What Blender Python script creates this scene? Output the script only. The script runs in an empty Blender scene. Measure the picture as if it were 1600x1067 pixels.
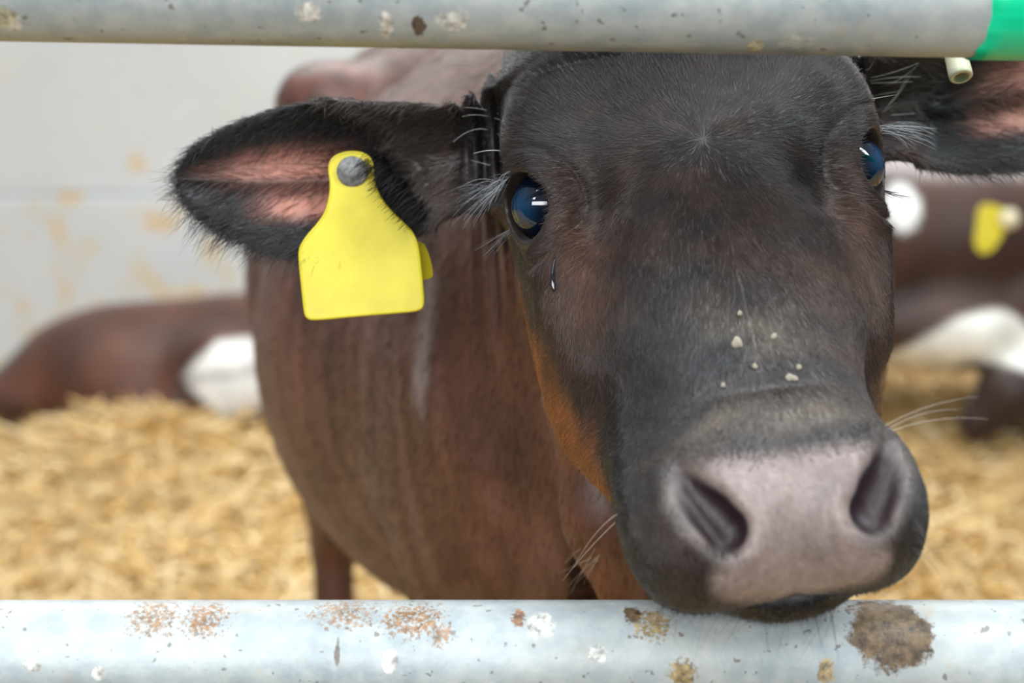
import bpy, bmesh, math, random
import numpy as np
from mathutils import Vector, Matrix
random.seed(7); RNG = np.random.default_rng(7)
C = bpy.context.scene.collection
SC = bpy.context.scene

# ------------------------------------------------------------------ camera, world, lights, exposure
PITCH = math.radians(9.0)
CAMZ = 1.0
FPX = 1600 * 50.0 / 36.0
cam_d = bpy.data.cameras.new('camera'); cam_d.lens = 50; cam_d.sensor_width = 36; cam_d.clip_start = .05
cam_d.dof.use_dof = True; cam_d.dof.focus_distance = .812; cam_d.dof.aperture_fstop = 4.2
cam = bpy.data.objects.new('camera', cam_d); C.objects.link(cam)
cam.location = (0, 0, CAMZ); cam.rotation_euler = (math.pi / 2 - PITCH, 0, 0)
SC.camera = cam
SC.view_settings.view_transform = 'Standard'; SC.view_settings.look = 'None'
SC.view_settings.gamma = 1; SC.view_settings.use_curve_mapping = False
SC.view_settings.exposure = 0.0
try:
    SC.cycles.use_denoising = True
except Exception:
    pass

w = bpy.data.worlds.new('barn_daylight'); SC.world = w; w.use_nodes = True
nt = w.node_tree; nt.nodes.clear()
o_ = nt.nodes.new('ShaderNodeOutputWorld'); bg = nt.nodes.new('ShaderNodeBackground')
tc = nt.nodes.new('ShaderNodeTexCoord'); sp = nt.nodes.new('ShaderNodeSeparateXYZ'); rp = nt.nodes.new('ShaderNodeValToRGB')
mp = nt.nodes.new('ShaderNodeMapRange'); mp.inputs[1].default_value = -1; mp.inputs[2].default_value = 1
nt.links.new(tc.outputs['Generated'], sp.inputs[0]); nt.links.new(sp.outputs[2], mp.inputs[0])
nt.links.new(mp.outputs[0], rp.inputs[0]); nt.links.new(rp.outputs[0], bg.inputs[0]); nt.links.new(bg.outputs[0], o_.inputs[0])
el = rp.color_ramp.elements
el[0].position = .40; el[0].color = (.12, .12, .12, 1)
el[1].position = 1.0; el[1].color = (.95, 1.0, 1.08, 1)
e_ = el.new(.52); e_.color = (.42, .43, .44, 1)
e_ = el.new(.70); e_.color = (.62, .66, .70, 1)
bg.inputs[1].default_value = 0.48

def area(name, loc, target, sx, sy, power, col=(1, 1, 1)):
    l = bpy.data.lights.new(name, 'AREA'); l.shape = 'RECTANGLE'; l.size = sx; l.size_y = sy; l.energy = power; l.color = col
    o = bpy.data.objects.new(name, l); C.objects.link(o); o.location = loc
    o.rotation_euler = (Vector(target) - Vector(loc)).to_track_quat('-Z', 'Y').to_euler()
    return o
# rooflights of the barn: strips of daylight high above the pen, plus added fills at the rear and behind the camera
area('rooflight_and_fill_strip', (-1.1, -.9, 3.7), (0, 1.0, .8), .5, 3.0, 82, (.88, .95, 1))
area('rooflight_and_fill_strip', (1.6, -.2, 3.7), (0.1, 1.0, .8), .5, 3.0, 130, (.86, .94, 1))
area('rooflight_and_fill_strip', (0, 3.7, 3.6), (0, 2.2, .6), 4.5, 1.2, 175, (1, .98, .95))  # added rear strip, placed for a highlight along the calf's back
area('front_fill', (-1.0, -3.2, 2.1), (0, 1.0, .8), 3.2, 1.0, 165, (.95, .98, 1))  # unseen source, added as fill from the camera side

# ------------------------------------------------------------------ coordinates
cp, spi = math.cos(PITCH), math.sin(PITCH)
M_CW = np.array([[1, 0, 0], [0, cp, spi], [0, -spi, cp]])       # (right, fwd, up) -> world offset
def cam2w(c):
    c = np.asarray(c, float)
    return c @ M_CW.T + np.array([0, 0, CAMZ])
def at(px, py, d):
    """the world point seen at a pixel of the 1600x1067 frame, at depth d along the view axis"""
    return cam2w(np.array([(px - 800) / FPX * d, d, -(py - 533.5) / FPX * d]))

# ------------------------------------------------------------------ tagging helpers
def tag(o, label=None, cat=None, group=None, kind=None):
    if label: o['label'] = label
    if cat: o['category'] = cat
    if group: o['group'] = group
    if kind: o['kind'] = kind
    return o
def empty(name, loc):
    o = bpy.data.objects.new(name, None); C.objects.link(o); o.location = loc; o.empty_display_size = .05
    return o
def link_mesh(name, verts, faces, mat=None, parent=None, smooth=True, col=None):
    me = bpy.data.meshes.new(name)
    verts = np.asarray(verts, np.float32)
    if isinstance(faces, np.ndarray):
        n, k = faces.shape
        me.vertices.add(len(verts)); me.vertices.foreach_set('co', verts.ravel())
        me.loops.add(n * k); me.loops.foreach_set('vertex_index', faces.astype(np.int32).ravel())
        me.polygons.add(n); me.polygons.foreach_set('loop_start', np.arange(0, n * k, k, dtype=np.int32))
        me.update(calc_edges=True)
    else:
        me.from_pydata([tuple(map(float, v)) for v in verts], [], faces)
    if smooth:
        me.polygons.foreach_set('use_smooth', np.ones(len(me.polygons), bool))
    if col is not None:
        a = me.color_attributes.new('coat', 'FLOAT_COLOR', 'POINT')
        a.data.foreach_set('color', np.c_[col, np.ones(len(col))].astype(np.float32).ravel())
    if mat: me.materials.append(mat)
    me.validate(); me.update()
    o = bpy.data.objects.new(name, me); C.objects.link(o)
    if parent:
        o.parent = parent; o.matrix_parent_inverse = Matrix.Translation(parent.location).inverted() if parent.type == 'EMPTY' else parent.matrix_world.inverted()
    return o
def bm_obj(name, bm, mat=None, parent=None, smooth=True):
    me = bpy.data.meshes.new(name); bm.to_mesh(me); bm.free()
    if smooth: me.polygons.foreach_set('use_smooth', np.ones(len(me.polygons), bool))
    if mat: me.materials.append(mat)
    o = bpy.data.objects.new(name, me); C.objects.link(o)
    if parent:
        o.parent = parent; o.matrix_parent_inverse = Matrix.Translation(parent.location).inverted() if parent.type == 'EMPTY' else Matrix.Identity(4)
    return o

# ------------------------------------------------------------------ materials
class NT:
    def __init__(s, name):
        s.m = bpy.data.materials.new(name); s.m.use_nodes = True; s.t = s.m.node_tree; s.n = s.t.nodes
        s.b = s.n['Principled BSDF']
    def new(s, t, **kw):
        n = s.n.new(t)
        for k, v in kw.items(): setattr(n, k, v)
        return n
    def l(s, a, b): s.t.links.new(a, b)
    def noise(s, scale, detail=4, rough=.55, vec=None, dist=0):
        n = s.new('ShaderNodeTexNoise'); n.inputs['Scale'].default_value = scale; n.inputs['Detail'].default_value = detail
        n.inputs['Roughness'].default_value = rough; n.inputs['Distortion'].default_value = dist
        if vec is not None: s.l(vec, n.inputs['Vector'])
        return n.outputs['Fac']
    def ramp(s, fac, stops):
        r = s.new('ShaderNodeValToRGB'); e = r.color_ramp.elements
        while len(e) < len(stops): e.new(.5)
        for i, (p, c) in enumerate(stops):
            e[i].position = p; e[i].color = c if len(c) == 4 else (*c, 1)
        s.l(fac, r.inputs[0]); return r.outputs[0]
    def mix(s, fac, a, b, mode='MIX'):
        m = s.new('ShaderNodeMix', data_type='RGBA', blend_type=mode)
        for sock, v in ((m.inputs[0], fac), (m.inputs[6], a), (m.inputs[7], b)):
            if hasattr(v, 'is_linked'): s.l(v, sock)
            elif isinstance(v, (int, float)): sock.default_value = v
            else: sock.default_value = (*v, 1) if len(v) == 3 else v
        return m.outputs[2]
    def math(s, op, a, b=None, clamp=False):
        m = s.new('ShaderNodeMath', operation=op, use_clamp=clamp)
        for i, v in enumerate((a, b)):
            if v is None: continue
            if hasattr(v, 'is_linked'): s.l(v, m.inputs[i])
            else: m.inputs[i].default_value = v
        return m.outputs[0]
    def coord(s, scale=(1, 1, 1), kind='Object'):
        t = s.new('ShaderNodeTexCoord'); m = s.new('ShaderNodeMapping'); m.inputs['Scale'].default_value = scale
        s.l(t.outputs[kind], m.inputs[0]); return m.outputs[0]
    def bump(s, h, strength=.3, dist=.01):
        b = s.new('ShaderNodeBump'); b.inputs['Strength'].default_value = strength; b.inputs['Distance'].default_value = dist
        s.l(h, b.inputs['Height']); s.l(b.outputs[0], s.b.inputs['Normal'])
    def set(s, **kw):
        for k, v in kw.items():
            i = s.b.inputs[k.replace('_', ' ')]
            if hasattr(v, 'is_linked'): s.l(v, i)
            elif isinstance(v, (tuple, list)) and len(v) == 3: i.default_value = (*v, 1)
            else: i.default_value = v
        return s

def spot(k, centre, size, noise_amt=.5, nscale=60, vec=None, soft=.15):
    """an irregular stain mask around a point of the object's own space"""
    t = vec or k.coord()
    sub = k.new('ShaderNodeVectorMath', operation='SUBTRACT'); k.l(t, sub.inputs[0]); sub.inputs[1].default_value = centre
    mul = k.new('ShaderNodeVectorMath', operation='DIVIDE'); k.l(sub.outputs[0], mul.inputs[0]); mul.inputs[1].default_value = size
    ln = k.new('ShaderNodeVectorMath', operation='LENGTH'); k.l(mul.outputs[0], ln.inputs[0])
    n = k.noise(nscale, 5, .7, t)
    d = k.math('ADD', k.math('MULTIPLY', k.math('POWER', ln.outputs['Value'], 2), .24), .50 - .36 * (1 - noise_amt))
    mr = k.new('ShaderNodeMapRange'); k.l(k.math('SUBTRACT', n, d), mr.inputs[0])
    mr.inputs[1].default_value = -.4 * soft; mr.inputs[2].default_value = .5 * soft
    return mr.outputs[0]

def mat_rail(name, spots, dark_lo=True):
    k = NT(name); v = k.coord()
    n1 = k.noise(14, 5, .6, v); n2 = k.noise(90, 4, .6, v); n3 = k.noise(300, 2, .5, v)
    col = k.ramp(n1, [(.3, (.30, .345, .36)), (.5, (.36, .405, .415)), (.7, (.44, .465, .455))])
    col = k.mix(k.math('MULTIPLY', k.ramp(n2, [(.40, (0, 0, 0)), (.66, (1, 1, 1))]), .42), col, (.58, .60, .56))
    # tiny dark pits and dirt flecks
    pits = k.ramp(k.noise(170, 2, .5, v), [(.0, (1, 1, 1)), (.29, (1, 1, 1)), (.33, (0, 0, 0))])
    col = k.mix(k.math('MULTIPLY', pits, .8), col, (.16, .14, .12))
    tan = k.ramp(k.noise(38, 5, .7, v, .4), [(.60, (0, 0, 0)), (.72, (1, 1, 1))])
    col = k.mix(k.math('MULTIPLY', tan, .35), col, (.50, .38, .20))
    h = n2
    for (c, s, colr, amt, na, ns) in spots:
        mk = spot(k, c, s, na, ns, v)
        base = k.mix(k.ramp(k.noise(190, 5, .7, v), [(.35, (0, 0, 0)), (.65, (1, 1, 1))]), tuple(x * .35 for x in colr), tuple(min(1, x * 1.5) for x in colr))
        col = k.mix(k.math('MULTIPLY', mk, amt), col, base)
    k.set(Base_Color=col, Roughness=k.math('ADD', k.math('MULTIPLY', n2, .25), .36), Metallic=.1)
    k.bump(k.math('ADD', k.math('MULTIPLY', n2, .6), k.math('MULTIPLY', n3, .3)), .25, .002)
    return k.m

def mat_simple(name, col, rough=.5, metal=0, bump=None, **kw):
    k = NT(name); k.set(Base_Color=col, Roughness=rough, Metallic=metal, **kw)
    if bump: k.bump(k.noise(bump[0], 4, .6, k.coord()), bump[1], bump[2])
    return k.m

def mat_coat(name, rough=.5, spec=.5, sheen=.0, bump=True, var=.3, stretch=(60, 60, 60)):
    """skin or coat: the colour lives in the mesh's own coat attribute"""
    k = NT(name); a = k.new('ShaderNodeAttribute', attribute_name='coat')
    v = k.coord(stretch)
    n = k.noise(1.0, 5, .65, v)
    f = k.ramp(n, [(.25, (1 - var,) * 3), (.75, (1 + var,) * 3)])
    col = k.mix(1.0, a.outputs['Color'], f, 'MULTIPLY')
    k.set(Base_Color=col, Roughness=rough, Specular_IOR_Level=spec, Sheen_Weight=sheen, Sheen_Roughness=.4)
    if bump: k.bump(n, .35, .002)
    return k.m

def mat_hair(name, rough=.38, spec=.6):
    k = NT(name); a = k.new('ShaderNodeAttribute', attribute_name='coat')
    k.set(Base_Color=a.outputs['Color'], Roughness=rough, Specular_IOR_Level=spec)
    return k.m

# ------------------------------------------------------------------ implicit sculpting
def smin(a, b, k):
    h = np.maximum(k - np.abs(a - b), 0) / k
    return np.minimum(a, b) - h * h * k * .25
def smax(a, b, k): return -smin(-a, -b, k)
def ellipsoid(P, c, r, R=None):
    d = P - np.asarray(c)
    if R is not None: d = d @ R                        # columns of R = the ellipsoid's own axes
    r = np.asarray(r, float)
    k0 = np.sqrt(((d / r) ** 2).sum(1)); k1 = np.sqrt(((d / r ** 2) ** 2).sum(1)) + 1e-9
    return np.where(k0 < .05, -r.min(), k0 * (k0 - 1) / k1)
def cone(P, a, b, ra, rb):
    a = np.asarray(a, float); b = np.asarray(b, float); ab = b - a
    t = np.clip(((P - a) @ ab) / (ab @ ab), 0, 1)
    return np.linalg.norm(P - a - t[:, None] * ab, axis=1) - (ra + (rb - ra) * t)
def chain(P, pts, k=.02):
    d = None
    for (a, ra), (b, rb) in zip(pts[:-1], pts[1:]):
        x = cone(P, a, b, ra, rb); d = x if d is None else smin(d, x, k)
    return d
def interp(x, xs, ys):
    """smooth (catmull-rom) interpolation through the stations"""
    xs = np.asarray(xs, float); ys = np.asarray(ys, float)
    m = np.gradient(ys, xs); i = np.clip(np.searchsorted(xs, x) - 1, 0, len(xs) - 2)
    h = xs[i + 1] - xs[i]; t = np.clip((x - xs[i]) / h, 0, 1)
    return (2*t**3-3*t**2+1)*ys[i] + (t**3-2*t**2+t)*h*m[i] + (-2*t**3+3*t**2)*ys[i+1] + (t**3-t**2)*h*m[i+1]
def value_noise(P, seed=0):
    """cheap smooth 3-d noise in about [-1, 1]"""
    r = np.random.default_rng(seed); s = np.zeros(len(P))
    for j in range(6):
        q = r.normal(size=3) * (1 + .35 * j); s += np.sin(P @ q + r.uniform(0, 6.28)) / (1 + .2 * j)
    return s / 2.6
def lerp(a, b, t): return a * (1 - t[:, None]) + b * t[:, None]
def sstep(x, a, b):
    t = np.clip((x - a) / (b - a), 0, 1); return t * t * (3 - 2 * t)
def gradient(f, P, e=4e-4):
    g = np.empty_like(P)
    for i in range(3):
        d = np.zeros(3); d[i] = e
        g[:, i] = (f(P + d) - f(P - d)) / (2 * e)
    return g
def snap(f, P, it=3):
    P = np.array(P, float)
    for _ in range(it):
        g = gradient(f, P); v = f(P); P = P - np.clip(v / np.maximum((g * g).sum(1), .05), -.01, .01)[:, None] * g
    return P
def surface(f, ax, near=.03, newton=2):
    """surface nets of f = 0 over a rectilinear, unevenly spaced grid"""
    xs, ys, zs = [np.asarray(a, float) for a in ax]
    pad = lambda a: np.r_[a, a[-1] + (a[-1] - a[-2]) * (1 + np.arange((-len(a)) % 4))] if len(a) % 4 else a
    xs, ys, zs = pad(xs), pad(ys), pad(zs)
    n = (len(xs), len(ys), len(zs))
    cx, cy, cz = xs[1::4], ys[1::4], zs[1::4]
    G = np.stack(np.meshgrid(cx, cy, cz, indexing='ij'), -1).reshape(-1, 3)
    co = f(G).reshape(len(cx), len(cy), len(cz))
    size = np.sqrt((np.gradient(cx)[:, None, None])**2 + (np.gradient(cy)[None, :, None])**2 + (np.gradient(cz)[None, None, :])**2)
    act = np.abs(co) < size * .9 + near
    F = np.repeat(np.repeat(np.repeat(co.astype(np.float32), 4, 0), 4, 1), 4, 2)
    A = np.repeat(np.repeat(np.repeat(act, 4, 0), 4, 1), 4, 2)
    idx = np.nonzero(A.ravel())[0]
    i, j, k = np.unravel_index(idx, n)
    out = np.empty(len(idx), np.float32)
    for s in range(0, len(idx), 400000):
        e = s + 400000
        out[s:e] = f(np.c_[xs[i[s:e]], ys[j[s:e]], zs[k[s:e]]])
    F.ravel()[idx] = out
    ins = F < 0
    c = np.zeros(tuple(m - 1 for m in n), np.uint8)
    for a in (0, 1):
        for b in (0, 1):
            for d in (0, 1):
                c += ins[a:n[0]-1+a, b:n[1]-1+b, d:n[2]-1+d]
    cell = (c > 0) & (c < 8)
    ci = np.argwhere(cell); vid = np.full(cell.shape, -1, np.int64); vid[cell] = np.arange(len(ci))
    acc = np.zeros((len(ci), 3)); cnt = np.zeros(len(ci))
    corners = [(a, b, d) for a in (0, 1) for b in (0, 1) for d in (0, 1)]
    def val(o): return F[ci[:, 0]+o[0], ci[:, 1]+o[1], ci[:, 2]+o[2]].astype(float)
    def pos(o): return np.c_[xs[ci[:, 0]+o[0]], ys[ci[:, 1]+o[1]], zs[ci[:, 2]+o[2]]]
    for p in corners:
        for q in range(3):
            if p[q] == 1: continue
            r = list(p); r[q] = 1; r = tuple(r)
            va, vb = val(p), val(r); s = (va < 0) != (vb < 0)
            t = np.where(s, va / np.where(s, va - vb, 1), 0)[:, None]
            x = pos(p) * (1 - t) + pos(r) * t
            acc[s] += x[s]; cnt[s] += 1
    V = acc / cnt[:, None]
    faces = []
    for q in range(3):
        sl = [slice(1, n[0]-1), slice(1, n[1]-1), slice(1, n[2]-1)]; sl[q] = slice(0, n[q]-1)
        sh = list(sl); sh[q] = slice(1, n[q])
        a, b = ins[tuple(sl)], ins[tuple(sh)]
        e = np.argwhere(a != b); base = e + np.array([0 if q == d else 1 for d in range(3)])
        flip = a[tuple(e.T)]
        u, v = (q + 1) % 3, (q + 2) % 3
        quad = []
        for du, dv in ((-1, -1), (0, -1), (0, 0), (-1, 0)):
            c_ = base.copy(); c_[:, u] += du; c_[:, v] += dv
            quad.append(vid[tuple(c_.T)])
        quad = np.stack(quad, 1); quad[~flip] = quad[~flip][:, ::-1]
        faces.append(quad)
    faces = np.concatenate(faces); faces = faces[(faces >= 0).all(1)]
    for _ in range(newton):
        g = gradient(f, V); v = f(V)
        V = V - np.clip(v / np.maximum((g * g).sum(1), .1), -.003, .003)[:, None] * g
    return V, faces
def axis(*segs):
    """(start, end, step) pieces joined into one uneven axis"""
    out = []
    for a, b, s in segs:
        m = max(1, int(round((b - a) / s))); out += list(a + (b - a) * np.arange(m) / m)
    return np.array(out + [segs[-1][1]])

# ------------------------------------------------------------------ hair strands
def strands(name, roots, dirs, normals, length, radius, cols, mat, parent, n=4, curl=.0, lay=.25, gravity=0.):
    """native hair strands: from each root along dirs, lifted by the surface normal and bent back onto it"""
    N = len(roots); length = np.broadcast_to(length, N); radius = np.broadcast_to(radius, N)
    t = np.linspace(0, 1, n)
    d0 = dirs + normals * lay; d0 /= np.linalg.norm(d0, axis=1)[:, None] + 1e-9
    bend = RNG.normal(0, 1, (N, 3)) * curl - normals * lay * .45 + np.array([0, 0, -gravity])
    P = roots[:, None, :] + (d0[:, None, :] * t[None, :, None] + bend[:, None, :] * (t ** 2)[None, :, None]) * length[:, None, None]
    hc = bpy.data.hair_curves.new(name); hc.add_curves([n] * N)
    hc.position_data.foreach_set('vector', P.astype(np.float32).ravel())
    ra = hc.attributes.get('radius') or hc.attributes.new('radius', 'FLOAT', 'POINT')
    ra.data.foreach_set('value', (radius[:, None] * (1 - .8 * t[None] ** 2)).astype(np.float32).ravel())
    ca = hc.attributes.new('coat', 'FLOAT_COLOR', 'CURVE')
    ca.data.foreach_set('color', np.c_[cols, np.ones(N)].astype(np.float32).ravel())
    hc.materials.append(mat)
    o = bpy.data.objects.new(name, hc); C.objects.link(o)
    if parent:
        o.parent = parent; o.matrix_parent_inverse = Matrix.Translation(parent.location).inverted()
    o['kind'] = 'stuff'
    return o
def sample_mesh(V, Fq, n, weight):
    """n random points on a quad mesh, face density by area x weight(centres)"""
    c = V[Fq].mean(1); d1 = V[Fq[:, 2]] - V[Fq[:, 0]]; d2 = V[Fq[:, 3]] - V[Fq[:, 1]]
    cr = np.cross(d1, d2); ar = np.linalg.norm(cr, axis=1) * .5
    p = ar * weight(c); p /= p.sum()
    i = RNG.choice(len(Fq), n, p=p); a, b = RNG.random(n)[:, None], RNG.random(n)[:, None]
    q = V[Fq[i]]
    P = (q[:, 0] * (1-a) + q[:, 1] * a) * (1-b) + (q[:, 3] * (1-a) + q[:, 2] * a) * b
    return P, cr[i] / (np.linalg.norm(cr[i], axis=1)[:, None] + 1e-12)

HEAD_HAIRS, EAR_HAIRS, BODY_HAIRS = 260000, 50000, 70000
# ================================================================== THE CALF AT THE RAIL
# pose of the head: local axes (lateral, along the face to the nose, out of the face)
def rodr(r):
    r = np.asarray(r, float); t = np.linalg.norm(r); k = r / t
    K = np.array([[0, -k[2], k[1]], [k[2], 0, -k[0]], [-k[1], k[0], 0]])
    return np.eye(3) + math.sin(t) * K + (1 - math.cos(t)) * K @ K
HB = np.array([[1, 0, 0], [0, -.74, -.67], [0, -.67, .74]]).T
HR_c = rodr((.115, -.126, .035)) @ HB; HT_c = np.array([.109, .837, .089])
HR = M_CW @ HR_c; HT = cam2w(HT_c)
def to_local(P): return (P - HT) @ HR
def to_world(L): return np.asarray(L, float) @ HR.T + HT

# ear frame (the ear on the left of the picture), given in camera space and mirrored for the other
def c2l(px, py, d): return (np.array([(px-800)/FPX*d, d, -(py-533.5)/FPX*d]) - HT_c) @ HR_c
EB = c2l(745, 252, .915); ET = c2l(268, 278, .895)
e_s = (ET - EB) / np.linalg.norm(ET - EB)
e_n = np.array([0, -1, .05]) @ HR_c; e_n -= e_s * (e_n @ e_s); e_n /= np.linalg.norm(e_n)
e_t = c2l(500, 100, .885) - c2l(500, 400, .885); e_t -= e_s * (e_t @ e_s) + e_n * (e_t @ e_n); e_t /= np.linalg.norm(e_t)
ES = [-.04, 0, .018, .034, .058, .085, .105, .137, .165, .181, .190, .193]
EU = [.030, .034, .032, .034, .037, .041, .042, .0365, .026, .016, .006, .0]
EL = [.030, .032, .035, .041, .049, .054, .055, .048, .033, .019, .007, .0]
def ear_coords(L):
    d = np.c_[-np.abs(L[:, 0]), L[:, 1], L[:, 2]] - EB
    return d @ e_s, d @ e_t, d @ e_n
def ear_field(L):
    s, t, n = ear_coords(L)
    u = interp(s, ES, EU); l = interp(s, ES, EL)
    hw = np.maximum((u + l) / 2, .001); q = (t - (u - l) / 2) / hw
    qq = np.clip(q, -1.2, 1.2)
    cup = .030 * np.clip(1.15 - s / .21, .15, 1)
    n0 = -cup * (1 - qq ** 2) + .012 * np.clip((qq - .55), 0, 1) - .03 * np.clip(s - .12, 0, 1) * 2
    n0 = n0 + .004 * np.exp(-((q - .05) / .12) ** 2) * np.clip(s / .05, 0, 1)      # the ridge along the middle of the ear
    rs = interp(np.clip(t, -.045, .045), [-.045, -.03, -.018, .01, .03, .045], [.024, .030, .037, .050, .073, .110])
    n0 = n0 + .013 * sstep(rs - s, -.007, .008) + .004 * np.exp(-((rs - s) / .008) ** 2)
    th = .0045 + .010 * np.clip(1 - s / .06, 0, 1)
    f = smax(np.abs(n - n0) - th, (np.abs(q) - 1) * hw * .8, .006)
    f = smax(f, s - .192, .006); f = smax(f, -s - .035, .01)
    return f, s, q, n - n0

EYE = np.array([.0880, -.001, .001]); EYE_R = .0220
eye_a = np.array([.74, .41, .51]); eye_a /= np.linalg.norm(eye_a)
eye_b = np.array([-.25, .85, -.30]); eye_b -= eye_a * (eye_b @ eye_a); eye_b /= np.linalg.norm(eye_b)
eye_c = np.cross(eye_a, eye_b)

HOLLOW = np.array((.058, .018, .040)); TEARR = np.array((.080, .040, .005))
UA = [-.19, -.16, -.13, -.10, -.05, 0, .03, .06, .10, .14, .17, .20, .225, .245, .256]
WA = [.044, .074, .094, .103, .104, .098, .092, .086, .076, .061, .057, .060, .060, .052, .041]
TA = [.005, .022, .036, .046, .052, .049, .044, .038, .030, .024, .021, .021, .013, -.003, -.018]
BA = [-.05, -.07, -.075, -.075, -.075, -.075, -.07, -.07, -.065, -.06, -.058, -.055, -.05, -.047, -.043]
UB = [-.14, -.10, -.06, -.02, .03, .08, .12, .15, .18, .21, .235, .25]
WB = [.06, .078, .090, .095, .097, .094, .088, .078, .067, .060, .050, .040]
TB = [-.01, -.01, -.01, -.01, -.015, -.02, -.03, -.035, -.04, -.042, -.045, -.048]
BB = [-.09, -.105, -.12, -.128, -.130, -.126, -.116, -.102, -.088, -.078, -.070, -.064]
def loft(L, U, W, T, B, ex, u0, u1):
    u = np.clip(L[:, 1], U[0], U[-1])
    w_, t_, b_ = interp(u, U, W), interp(u, U, T), interp(u, U, B)
    c_ = (t_ + b_) / 2; h_ = np.maximum((t_ - b_) / 2, .004)
    g = (np.abs(L[:, 0] / w_) ** ex + np.abs((L[:, 2] - c_) / h_) ** ex) ** (1 / ex)
    f = (g - 1) * np.minimum(w_, h_)
    f = smax(f, L[:, 1] - u1, .03); f = smax(f, u0 - L[:, 1], .03)
    return f
def bumpf(L, c, s, a):
    return a * np.exp(-(((L - np.asarray(c)) / np.asarray(s)) ** 2).sum(1))
def head_base(Ls):
    L = np.c_[np.abs(Ls[:, 0]), Ls[:, 1], Ls[:, 2]]
    f = smin(loft(L, UA, WA, TA, BA, 2.6, -.19, .256), loft(Ls + np.array([.010, 0, 0]) * np.clip((.20 - L[:, 1]) / .12, 0, 1)[:, None], UB, WB, TB, BB, 2.4, -.14, .247), .03)
    f = smin(f, ellipsoid(L, (.086, -.030, .022), (.022, .030, .017)), .020)       # brow
    f = smin(f, cone(L, (.086, .036, -.012), (.074, .10, -.030), .017, .012), .02) # facial crest
    f = smin(f, ellipsoid(L, (.030, .220, -.014), (.034, .036, .030)), .02)        # nose wings
    f = smin(f, ellipsoid(Ls, (-.050, .190, -.034), (.026, .056, .028)), .022)     # lip pads
    f = smin(f, ellipsoid(Ls, (.039, .198, -.034), (.024, .048, .025)), .020)
    f = smin(f, ellipsoid(L, (0, .222, -.062), (.044, .030, .0155)), .005)          # lower lip
    f += bumpf(L, HOLLOW, (.018, .027, .03), .0115)                    # hollow inside the eye
    f += bumpf(L, (.075, .060, .020), (.018, .035, .02), .004)
    f -= bumpf(L, (.080, -.065, .035), (.03, .03, .03), .006)                       # frontal bumps
    f -= bumpf(L, (.0, .085, .03), (.035, .06, .03), .004)                         # nasal ridge
    f -= bumpf(L, TEARR, (.012, .028, .02), .0050)                     # tear ridge
    f += bumpf(L, (0, .168, .022), (.03, .006, .02), .0032)                        # fold above the nose
    f -= bumpf(L, (0, .188, .02), (.034, .016, .02), .003)
    f += bumpf(L, (0, .25, -.02), (.005, .03, .03), .0010)                         # philtrum
    # mouth line
    vm = -.047 - .012 * np.clip((.235 - L[:, 1]) / .06, 0, 1.2)
    f += .0070 * np.exp(-((L[:, 2] - vm) / .0032) ** 2) * np.clip((L[:, 1] - .17) / .03, 0, 1)
    return f
NOSTRIL = None
def head_field(Ls):
    f = head_base(Ls)
    L = np.c_[np.abs(Ls[:, 0]), Ls[:, 1], Ls[:, 2]]
    d = L - EYE; a, b, c = d @ eye_a, d @ eye_b, d @ eye_c
    f = smin(f, np.sqrt((a / 1.0) ** 2 + (b / 1.12) ** 2 + c ** 2) - .0258, .014)
    ring = np.sqrt((b / .0203) ** 2 + (c / .0188) ** 2)
    f = smax(f, np.where(a > -.004, (1 - ring) * .0188, -.01), .003)
    f += .0022 * np.exp(-((ring - 1.75) / .12) ** 2) * (a > 0)                     # folds round the lids
    if NOSTRIL is not None:
        f = smax(f, -chain(L, NOSTRIL, .006), .006)
        f += .0035 * np.exp(-(((L - NOSTRIL[-1][0] - np.array([.004, .008, -.006])) / .010) ** 2).sum(1))
        f -= .0016 * np.exp(-((chain(L, NOSTRIL, .006) - .008) / .004) ** 2)
    return f
def ray_hit(f, px, py, d0=.62, d1=.95):
    ray = (np.array([(px - 800) / FPX, 1, -(py - 533.5) / FPX])); d = np.linspace(d0, d1, 400)
    L = (ray[None] * d[:, None] - HT_c) @ HR_c; v = f(L); i = int(np.argmax(v < 0)); t = v[i-1] / (v[i-1] - v[i])
    return L[i-1] * (1 - t) + L[i] * t
for _nm, _p in (('h', (938, 330)), ('t', (898, 392))):
    _q = ray_hit(head_base, *_p); _q = np.array([abs(_q[0]), _q[1], _q[2]])
    if _nm == 'h': HOLLOW_N = _q
    else: TEARR = _q
HOLLOW = HOLLOW_N
print('hollow', HOLLOW, 'tear ridge', TEARR)
_np = [ray_hit(head_base, *p) for p in ((1062, 738), (1080, 768), (1108, 798), (1138, 828))]
_np = [np.array([abs(p[0]), p[1], p[2]]) for p in _np]
_np = [p - np.array([.10, .8, .6]) * h_ for p, h_ in zip(_np, (.000, .0008, .0022, .0035))]
NOSTRIL = list(zip(_np, (.0042, .0068, .0088, .0094)))

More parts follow.
